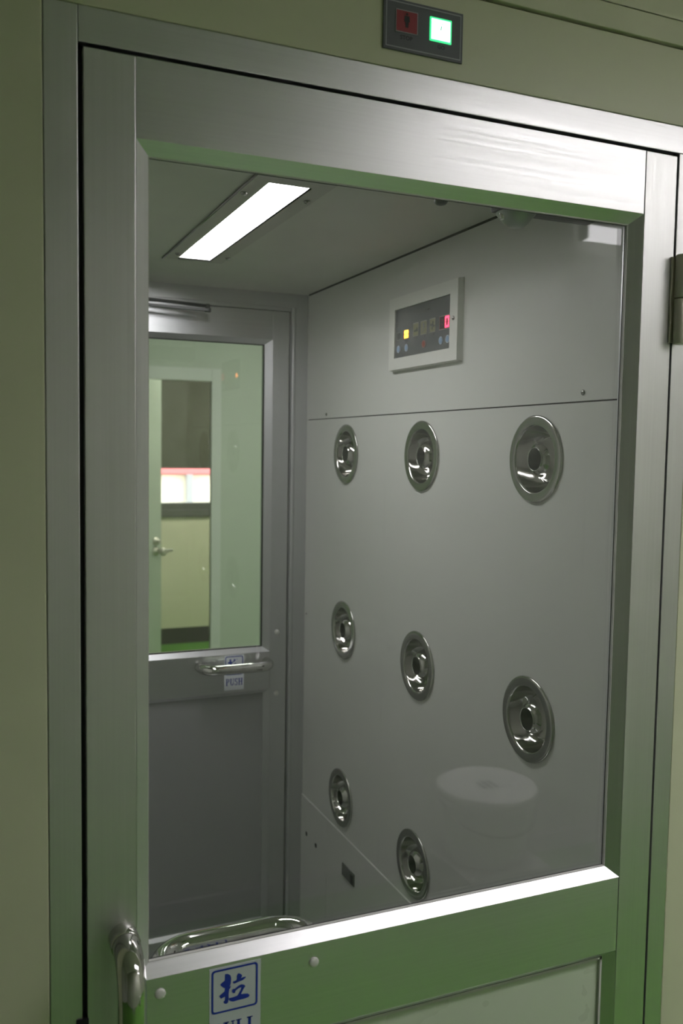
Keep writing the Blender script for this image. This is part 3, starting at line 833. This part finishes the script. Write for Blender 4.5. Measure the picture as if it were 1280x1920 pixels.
for x, y in ((0.3073, 0.4219), (0.4186, 0.4251), (0.3147, 0.9277), (0.4249, 0.9246)):
    bm = bmesh.new()
    r_ = lathe(bm, [(0.0058, -0.0028), (0.0058, -0.0042), (0.0042, -0.0068), (0.001, -0.0078)], 18, 'z', (x, y, ZC)); cap_ring(bm, r_[0]); cap_ring(bm, r_[-1])
    obj('screw', bm, 'screw', cl)

# door closer behind the top rail of the front door
dc = empty('door_closer', (0.65, 0.075, 1.826), 'grey door closer behind the top rail of the front door, cone cap showing', 'door closer')
obj('body', B(0.5850, 0.7560, YIN, 0.118, 1.8275, 1.8790, bev=0.004), 'closer', dc)
bm = bmesh.new()
r_ = lathe(bm, [(0.0290, 1.8275), (0.0285, 1.8255), (0.0170, 1.8120), (0.0115, 1.8075), (0.0060, 1.8062), (0.0010, 1.8060)], 32, 'z', (0.6180, 0.1, 0)); cap_ring(bm, r_[-1])
obj('spindle_cap', bm, 'closer_cap', dc, 'cone shaped cap')
bm = bmesh.new()
r_ = lathe(bm, [(0.0045, 1.8275), (0.0045, 1.8170), (0.003, 1.8155)], 16, 'z', (0.5945, 0.1, 0)); cap_ring(bm, r_[-1])
obj('valve_screw', bm, 'chrome', dc)
obj('arm', B(0.4930, 0.6000, 0.096, 0.112, 1.8360, 1.8420, bev=0.001), 'closer', dc)
bm = bmesh.new()
r_ = lathe(bm, [(0.0095, 1.846), (0.0095, 1.829), (0.0070, 1.8260), (0.002, 1.8245)], 24, 'z', (0.4960, 0.104, 0)); cap_ring(bm, r_[0]); cap_ring(bm, r_[-1])
obj('elbow', bm, 'closer', dc)

# ================================================================== far wall and far door of the chamber
fw = empty('trim_2', (0.3, D, 0), 'grey aluminium frame around the far door of the chamber', kind='structure')
obj('jamb', B(0.7274, XW, D, D + 0.05, 0.05, ZC), 'alu_far_z', fw)
bm = bmesh.new()
r_ = lathe(bm, [(0.0065, 0.05), (0.0065, 1.8639)], 20, 'z', (0.7208, D + 0.001, 0))
obj('edge_bead', bm, 'alu_far_z', fw)
obj('jamb', B(0.7131, 0.7274, D + 0.004, D + 0.05, 0.05, 1.8654), 'alu_far_z', fw)
obj('frame_head', B(FRX0 - 0.04, 0.7274, D, D + 0.05, 1.8654, ZC), 'alu_far_x', fw)
obj('frame_head', B(FRX0, 0.7131, D + 0.005, D + 0.05, 1.8555, 1.8652), 'alu_far_x', fw)
obj('jamb', B(CX0, FRX0 - 0.004, D, D + 0.05, 0.05, ZC), 'alu_far_z', fw)
bm = bmesh.new(); box(bm, 0.7086, 0.7133, D + 0.012, D + 0.05, 0.05, 1.856); box(bm, FRX0, 0.7133, D + 0.012, D + 0.05, 1.8519, 1.8581)
obj('gasket', bm, 'gasket', fw)

d2 = empty('door_2', (0.29, D + 0.02, 0.05), 'grey aluminium far door of the chamber with glass pane and push bar', kind='structure')
Yf = D + 0.001
FS, FS0 = 0.6616, FRX0 + 0.045
FR, FB3, FB4 = 1.7761, 0.9218, 0.8152
obj('stile', B(FS + 0.0003, FRX1, Yf, Yf + 0.04, 0.055, 1.8529, bev=0.0008), 'alu_far_z', d2)
obj('stile', B(FRX0, FS0, Yf, Yf + 0.04, 0.055, 1.8529, bev=0.0008), 'alu_far_z', d2)
obj('rail', B(FS0, FS, Yf + 0.0005, Yf + 0.04, FR, 1.8529, bev=0.0005), 'alu_far_x', d2)
obj('rail', B(FS0, FS, Yf + 0.0005, Yf + 0.04, FB4, FB3, bev=0.0005), 'alu_far_x', d2)
obj('rail', B(FS0, FS, Yf + 0.0005, Yf + 0.04, 0.055, 0.15, bev=0.0005), 'alu_far_x', d2)
mitred_frame(d2, 'glazing_bevel', FS0, FS, FB3, FR, 0.0200, 0.0135, Yf, 0.009, 0, 0.032, 'alu_far_x', 'alu_far_z')
mitred_frame(d2, 'panel_bevel', FS0, FS, 0.15, FB4, 0.0160, 0.010, Yf, 0.009, 0, 0.032, 'alu_far_x', 'alu_far_z')
bm = bmesh.new(); a0, a1, c0, c1 = FS0 + 0.020, FS - 0.020, FB3 + 0.0135, FR - 0.0135; bw = 0.0025
for q in ((a0, a1, c1 - bw, c1), (a0, a1, c0, c0 + bw), (a0, a0 + bw, c0, c1), (a1 - bw, a1, c0, c1)):
    box(bm, q[0], q[1], Yf + 0.010, Yf + 0.016, q[2], q[3])
obj('glazing_bead', bm, 'gasket', d2)
obj('glass_pane', B(a0, a1, Yf + 0.017, Yf + 0.022, c0, c1), 'glass_far', d2)
obj('lower_panel', B(FS0 + 0.014, FS - 0.014, Yf + 0.013, Yf + 0.022, 0.14, FB4 - 0.008), 'far_panel', d2)
for z in (0.975, 0.8019):
    bm = bmesh.new()
    r_ = lathe(bm, [(0.0070, 0.0), (0.0068, -0.0015), (0.0050, -0.0030), (0.001, -0.0036)], 20, 'y', (0.6813, Yf, z)); cap_ring(bm, r_[-1])
    obj('screw_cap', bm, 'cap', d2, 'round white plastic screw cap')
bar = obj('push_handle', tube(bmesh.new(), arc_path((0.4636, Yf, 0.8936), (0.4636, Yf - 0.052, 0.8936), (0.6517, Yf - 0.052, 0.8936), (0.6517, Yf, 0.8936), 0.036, 12), 0.0135, 24), 'chrome', d2, 'level polished push bar')

fs = obj('push_sign', B(0.5315, 0.5869, Yf - 0.0006, Yf, 0.8231, 0.9197), 'sticker_far')
tag(fs, 'small white sticker with blue writing under the push bar of the far door', 'sign')
def far_to(u, v): return (0.5315 + u * 1.045, Yf - 0.0007, 0.8231 + v * 1.045)
orr = rounded_rect(0.0025, 0.0505, 0.0400, 0.0895, 0.005); irr = rounded_rect(0.0047, 0.0483, 0.0422, 0.0873, 0.0035)
obj('border', ring_bm(orr, irr, far_to, (0, -0.0003, 0)), 'blue', fs)
obj('character', font_bm('推', 0.034, lambda u, v: far_to(0.0265 + u, 0.048 + v), None, 0.03), 'blue', fs)
obj('lettering', poly_bm(word_polys('PUSH', 0.0040, 0.0500, 0.0120, 0.0305), far_to, (0, -0.0003, 0)), 'blue', fs)

fc = empty('door_closer', (0.2, D, 1.8142), 'grey door closer arm over the far door, top left of the chamber', 'door closer')
obj('body', B(-0.02, 0.2201, Yf - 0.055, Yf, 1.785, 1.8531, bev=0.004), 'closer', fc)
def bar3(a, b, w, h):
    a, b = Vector(a), Vector(b); t = (b - a).normalized(); s = t.cross(Vector((0, 0, 1))).normalized() * w / 2; u = Vector((0, 0, h / 2))
    return hexa(bmesh.new(), [a - s - u, a + s - u, a + s + u, a - s + u], [b - s - u, b + s - u, b + s + u, b - s + u])
obj('arm', bar3((0.09, Yf - 0.03, 1.8414), (0.4615, Yf - 0.075, 1.8299), 0.016, 0.006), 'closer', fc)
obj('arm', tube(bmesh.new(), [(0.08, Yf - 0.010, 1.8665), (0.4615, Yf - 0.075, 1.8398)], 0.0042, 12), 'closer', fc)
bm = bmesh.new()
r_ = lathe(bm, [(0.0075, 1.8247), (0.0085, 1.8268), (0.0085, 1.8341), (0.0058, 1.8351), (0.0058, 1.8435), (0.0045, 1.8451)], 20, 'z', (0.4615, Yf - 0.075, 0)); cap_ring(bm, r_[0]); cap_ring(bm, r_[-1])
obj('elbow', bm, 'closer', fc)

# ================================================================== room beyond the far door
RYA, RYB, RZ2 = D + 0.05, 3.90, 2.5
o = obj('floor', B(-1.6, 3.0, RYA, 5.7, -0.05, 0.0), 'floor'); tag(o, 'green epoxy floor of the rooms beyond the far door', kind='structure')
o = obj('ceiling', B(-1.6, 3.0, RYA, RYB + 0.1, RZ2, RZ2 + 0.05), 'ceiling'); tag(o, 'white ceiling of the room beyond the far door', kind='structure')
bm = bmesh.new(); box(bm, -1.6, CX0, RYA - 0.02, RYA, 0, RZ2); box(bm, XW, 3.0, RYA - 0.02, RYA, 0, RZ2); box(bm, CX0, XW, RYA - 0.02, RYA, ZC, RZ2)
o = obj('wall_front', bm, 'rear_wall'); tag(o, 'pale wall around the far door, on its room side', kind='structure')
for x, nm in ((-1.6, 'wall_left'), (3.0, 'wall_right')):
    s = -1 if x < 0 else 1
    o = obj(nm, B(x, x + s * 0.05, RYA, 5.7, 0, RZ2), 'rear_wall')
    tag(o, '%s side wall of the rooms beyond the far door' % ('left' if s < 0 else 'right'), kind='structure')
OX0, OX1, OZ = 0.34, 1.1850, 1.8480
pw = empty('wall_back', (0, RYB, 0), 'pale green partition wall with a doorway, seen through the far door', kind='structure')
obj('panel', B(-1.6, OX0, RYB, RYB + 0.02, 0, RZ2), 'rear_wall', pw)
obj('panel', B(OX1, 3.0, RYB, RYB + 0.02, 0, RZ2), 'rear_wall', pw)
obj('panel', B(OX0, OX1, RYB, RYB + 0.02, OZ, RZ2), 'rear_wall', pw)
t3 = empty('trim_3', (0.76, RYB, 0), 'white trim round the doorway seen through the far door', kind='structure')
obj('jamb', B(OX1, OX1 + 0.055, RYB - 0.012, RYB + 0.024, 0, OZ + 0.072, bev=0.003), 'trim_white', t3)
obj('jamb', B(OX0 - 0.055, OX0, RYB - 0.012, RYB + 0.024, 0, OZ + 0.072, bev=0.003), 'trim_white', t3)
obj('frame_head', B(OX0, OX1, RYB - 0.012, RYB + 0.024, OZ, OZ + 0.072, bev=0.003), 'trim_white', t3)
ceiling_lamp(0.9, 2.1, 2.2, 2.5, 2.47, 'lamp_rear', 'white ceiling lamp in the room beyond the far door', RZ2)

# open inner door: hinged at the left jamb, swung into the office
d3 = empty('door_3', (OX0 + 0.02, RYB + 0.09, 0), 'pale door standing open in the doorway beyond the far door', kind='structure')
hx, hy = OX0 + 0.02, RYB + 0.09
ex, ey = 1.045, RYB + 0.66
dv = Vector((ex - hx, ey - hy, 0)); ln_ = dv.length; dv.normalize(); nv = Vector((dv.y, -dv.x, 0))
def dp(a, b, z): return Vector((hx, hy, 0)) + dv * a + nv * b + Vector((0, 0, z))
def dbox(bm, a0, a1, b0, b1, z0, z1):
    return hexa(bm, [dp(a0, b0, z0), dp(a1, b0, z0), dp(a1, b1, z0), dp(a0, b1, z0)], [dp(a0, b0, z1), dp(a1, b0, z1), dp(a1, b1, z1), dp(a0, b1, z1)])
obj('leaf', dbox(bmesh.new(), 0, ln_, -0.04, 0, 0.01, 1.955), 'office_door', d3)
bm = bmesh.new()
def dlathe(bm, prof, a, z):
    rings = []
    for r, b in prof:
        rings.append([bm.verts.new(dp(a + r * math.cos(2 * math.pi * i / 20), b, z + r * math.sin(2 * math.pi * i / 20))) for i in range(20)])
    for p, q in zip(rings, rings[1:]):
        for i in range(20):
            bm.faces.new((p[i], p[(i + 1) % 20], q[(i + 1) % 20], q[i])).smooth = True
    bm.faces.new(rings[-1])
dlathe(bm, [(0.026, 0), (0.026, 0.006), (0.018, 0.008), (0.012, 0.03), (0.010, 0.034)], ln_ - 0.055, 0.895)
obj('lock', bm, 'hinge', d3)
bm = bmesh.new()
dlathe(bm, [(0.028, 0), (0.028, 0.006), (0.014, 0.008), (0.012, 0.045), (0.024, 0.052), (0.026, 0.066), (0.018, 0.076)], ln_ - 0.055, 0.832)
dbox(bm, ln_ - 0.06, ln_ + 0.045, 0.046, 0.058, 0.824, 0.842)
obj('handle', bm, 'hinge', d3)

# office with the window
OY, OZC = 5.60, 2.35
o = obj('ceiling', B(-1.6, 3.0, RYB + 0.1, OY, OZC, OZC + 0.05), 'ceiling'); tag(o, 'white ceiling of the far office with the window', kind='structure')
ceiling_lamp(0.9, 2.1, 4.55, 4.8, 2.32, 'lamp_office', 'white ceiling lamp in the far office by the window', OZC)
WX0, WX1, WZa, WZb = 0.75, 2.25, 1.064, 2.10
ow = empty('wall_back', (0, OY, 0), 'cream wall under the far window', kind='structure')
obj('panel', B(-1.6, 3.0, OY, OY + 0.12, 0.121, 0.957), 'office_wall', ow)
obj('panel', B(-1.6, WX0, OY, OY + 0.12, 0.957, OZC), 'office_wall', ow)
obj('panel', B(WX1, 3.0, OY, OY + 0.12, 0.957, OZC), 'office_wall', ow)
obj('panel', B(WX0, WX1, OY, OY + 0.12, WZb, OZC), 'office_wall', ow)
o = obj('baseboard_back', B(-1.6, 3.0, OY + 0.005, OY + 0.12, 0.0, 0.121), 'kick'); tag(o, 'dark brown skirting under the far cream wall', kind='structure')
w1 = empty('window_1', (1.5, OY, 0.96), 'far window with dark sill, lower strip open to daylight', kind='structure')
obj('sill', B(WX0 - 0.01, WX1 + 0.01, OY - 0.02, OY + 0.12, 0.962, 1.012, bev=0.003), 'sill', w1)
obj('window_frame', B(WX0, WX1, OY + 0.02, OY + 0.10, 1.012, WZa, bev=0.003), 'sill', w1)
obj('window_frame', B(WX0, WX0 + 0.04, OY + 0.02, OY + 0.10, WZa, WZb), 'sill', w1)
obj('window_frame', B(WX1 - 0.04, WX1, OY + 0.02, OY + 0.10, WZa, WZb), 'sill', w1)
obj('window_frame', B(WX0, WX1, OY + 0.02, OY + 0.10, WZb - 0.04, WZb), 'sill', w1)
obj('glass_pane', B(WX0 + 0.04, WX1 - 0.04, OY + 0.055, OY + 0.060, WZa, WZb - 0.04), 'window_glass', w1)
bl = empty('roller_blind', (1.5, OY - 0.03, 1.32), 'dark olive roller blind pulled down over the far window', 'blind')
obj('fabric', B(WX0 - 0.08, WX1 + 0.08, OY - 0.012, OY - 0.010, 1.335, 2.12), 'blind', bl)
obj('bottom_bar', B(WX0 - 0.08, WX1 + 0.08, OY - 0.016, OY - 0.006, 1.322, 1.336, bev=0.002), 'blind', bl)
obj('roller', tube(bmesh.new(), [(WX0 - 0.09, OY - 0.045, 2.13), (WX1 + 0.09, OY - 0.045, 2.13)], 0.024, 16), 'blind', bl)

# outside
o = obj('ground', B(-8, 12, OY + 0.13, 14, -0.3, -0.1), 'ext_ground'); tag(o, 'pale paving outside the far window', kind='structure')
eb = empty('building', (2.2, 9.6, -0.1), 'overexposed cream building with red band outside the far window', 'building')
obj('wall', B(-5, 8, 9.5, 9.8, -0.1, 1.15), 'ext_wall', eb)
obj('roof_band', B(-5, 8, 9.42, 9.8, 1.16, 1.75, bev=0.01), 'ext_red', eb)
obj('post', B(2.370, 2.440, 9.40, 9.5, -0.1, 1.16), 'ext_post', eb)
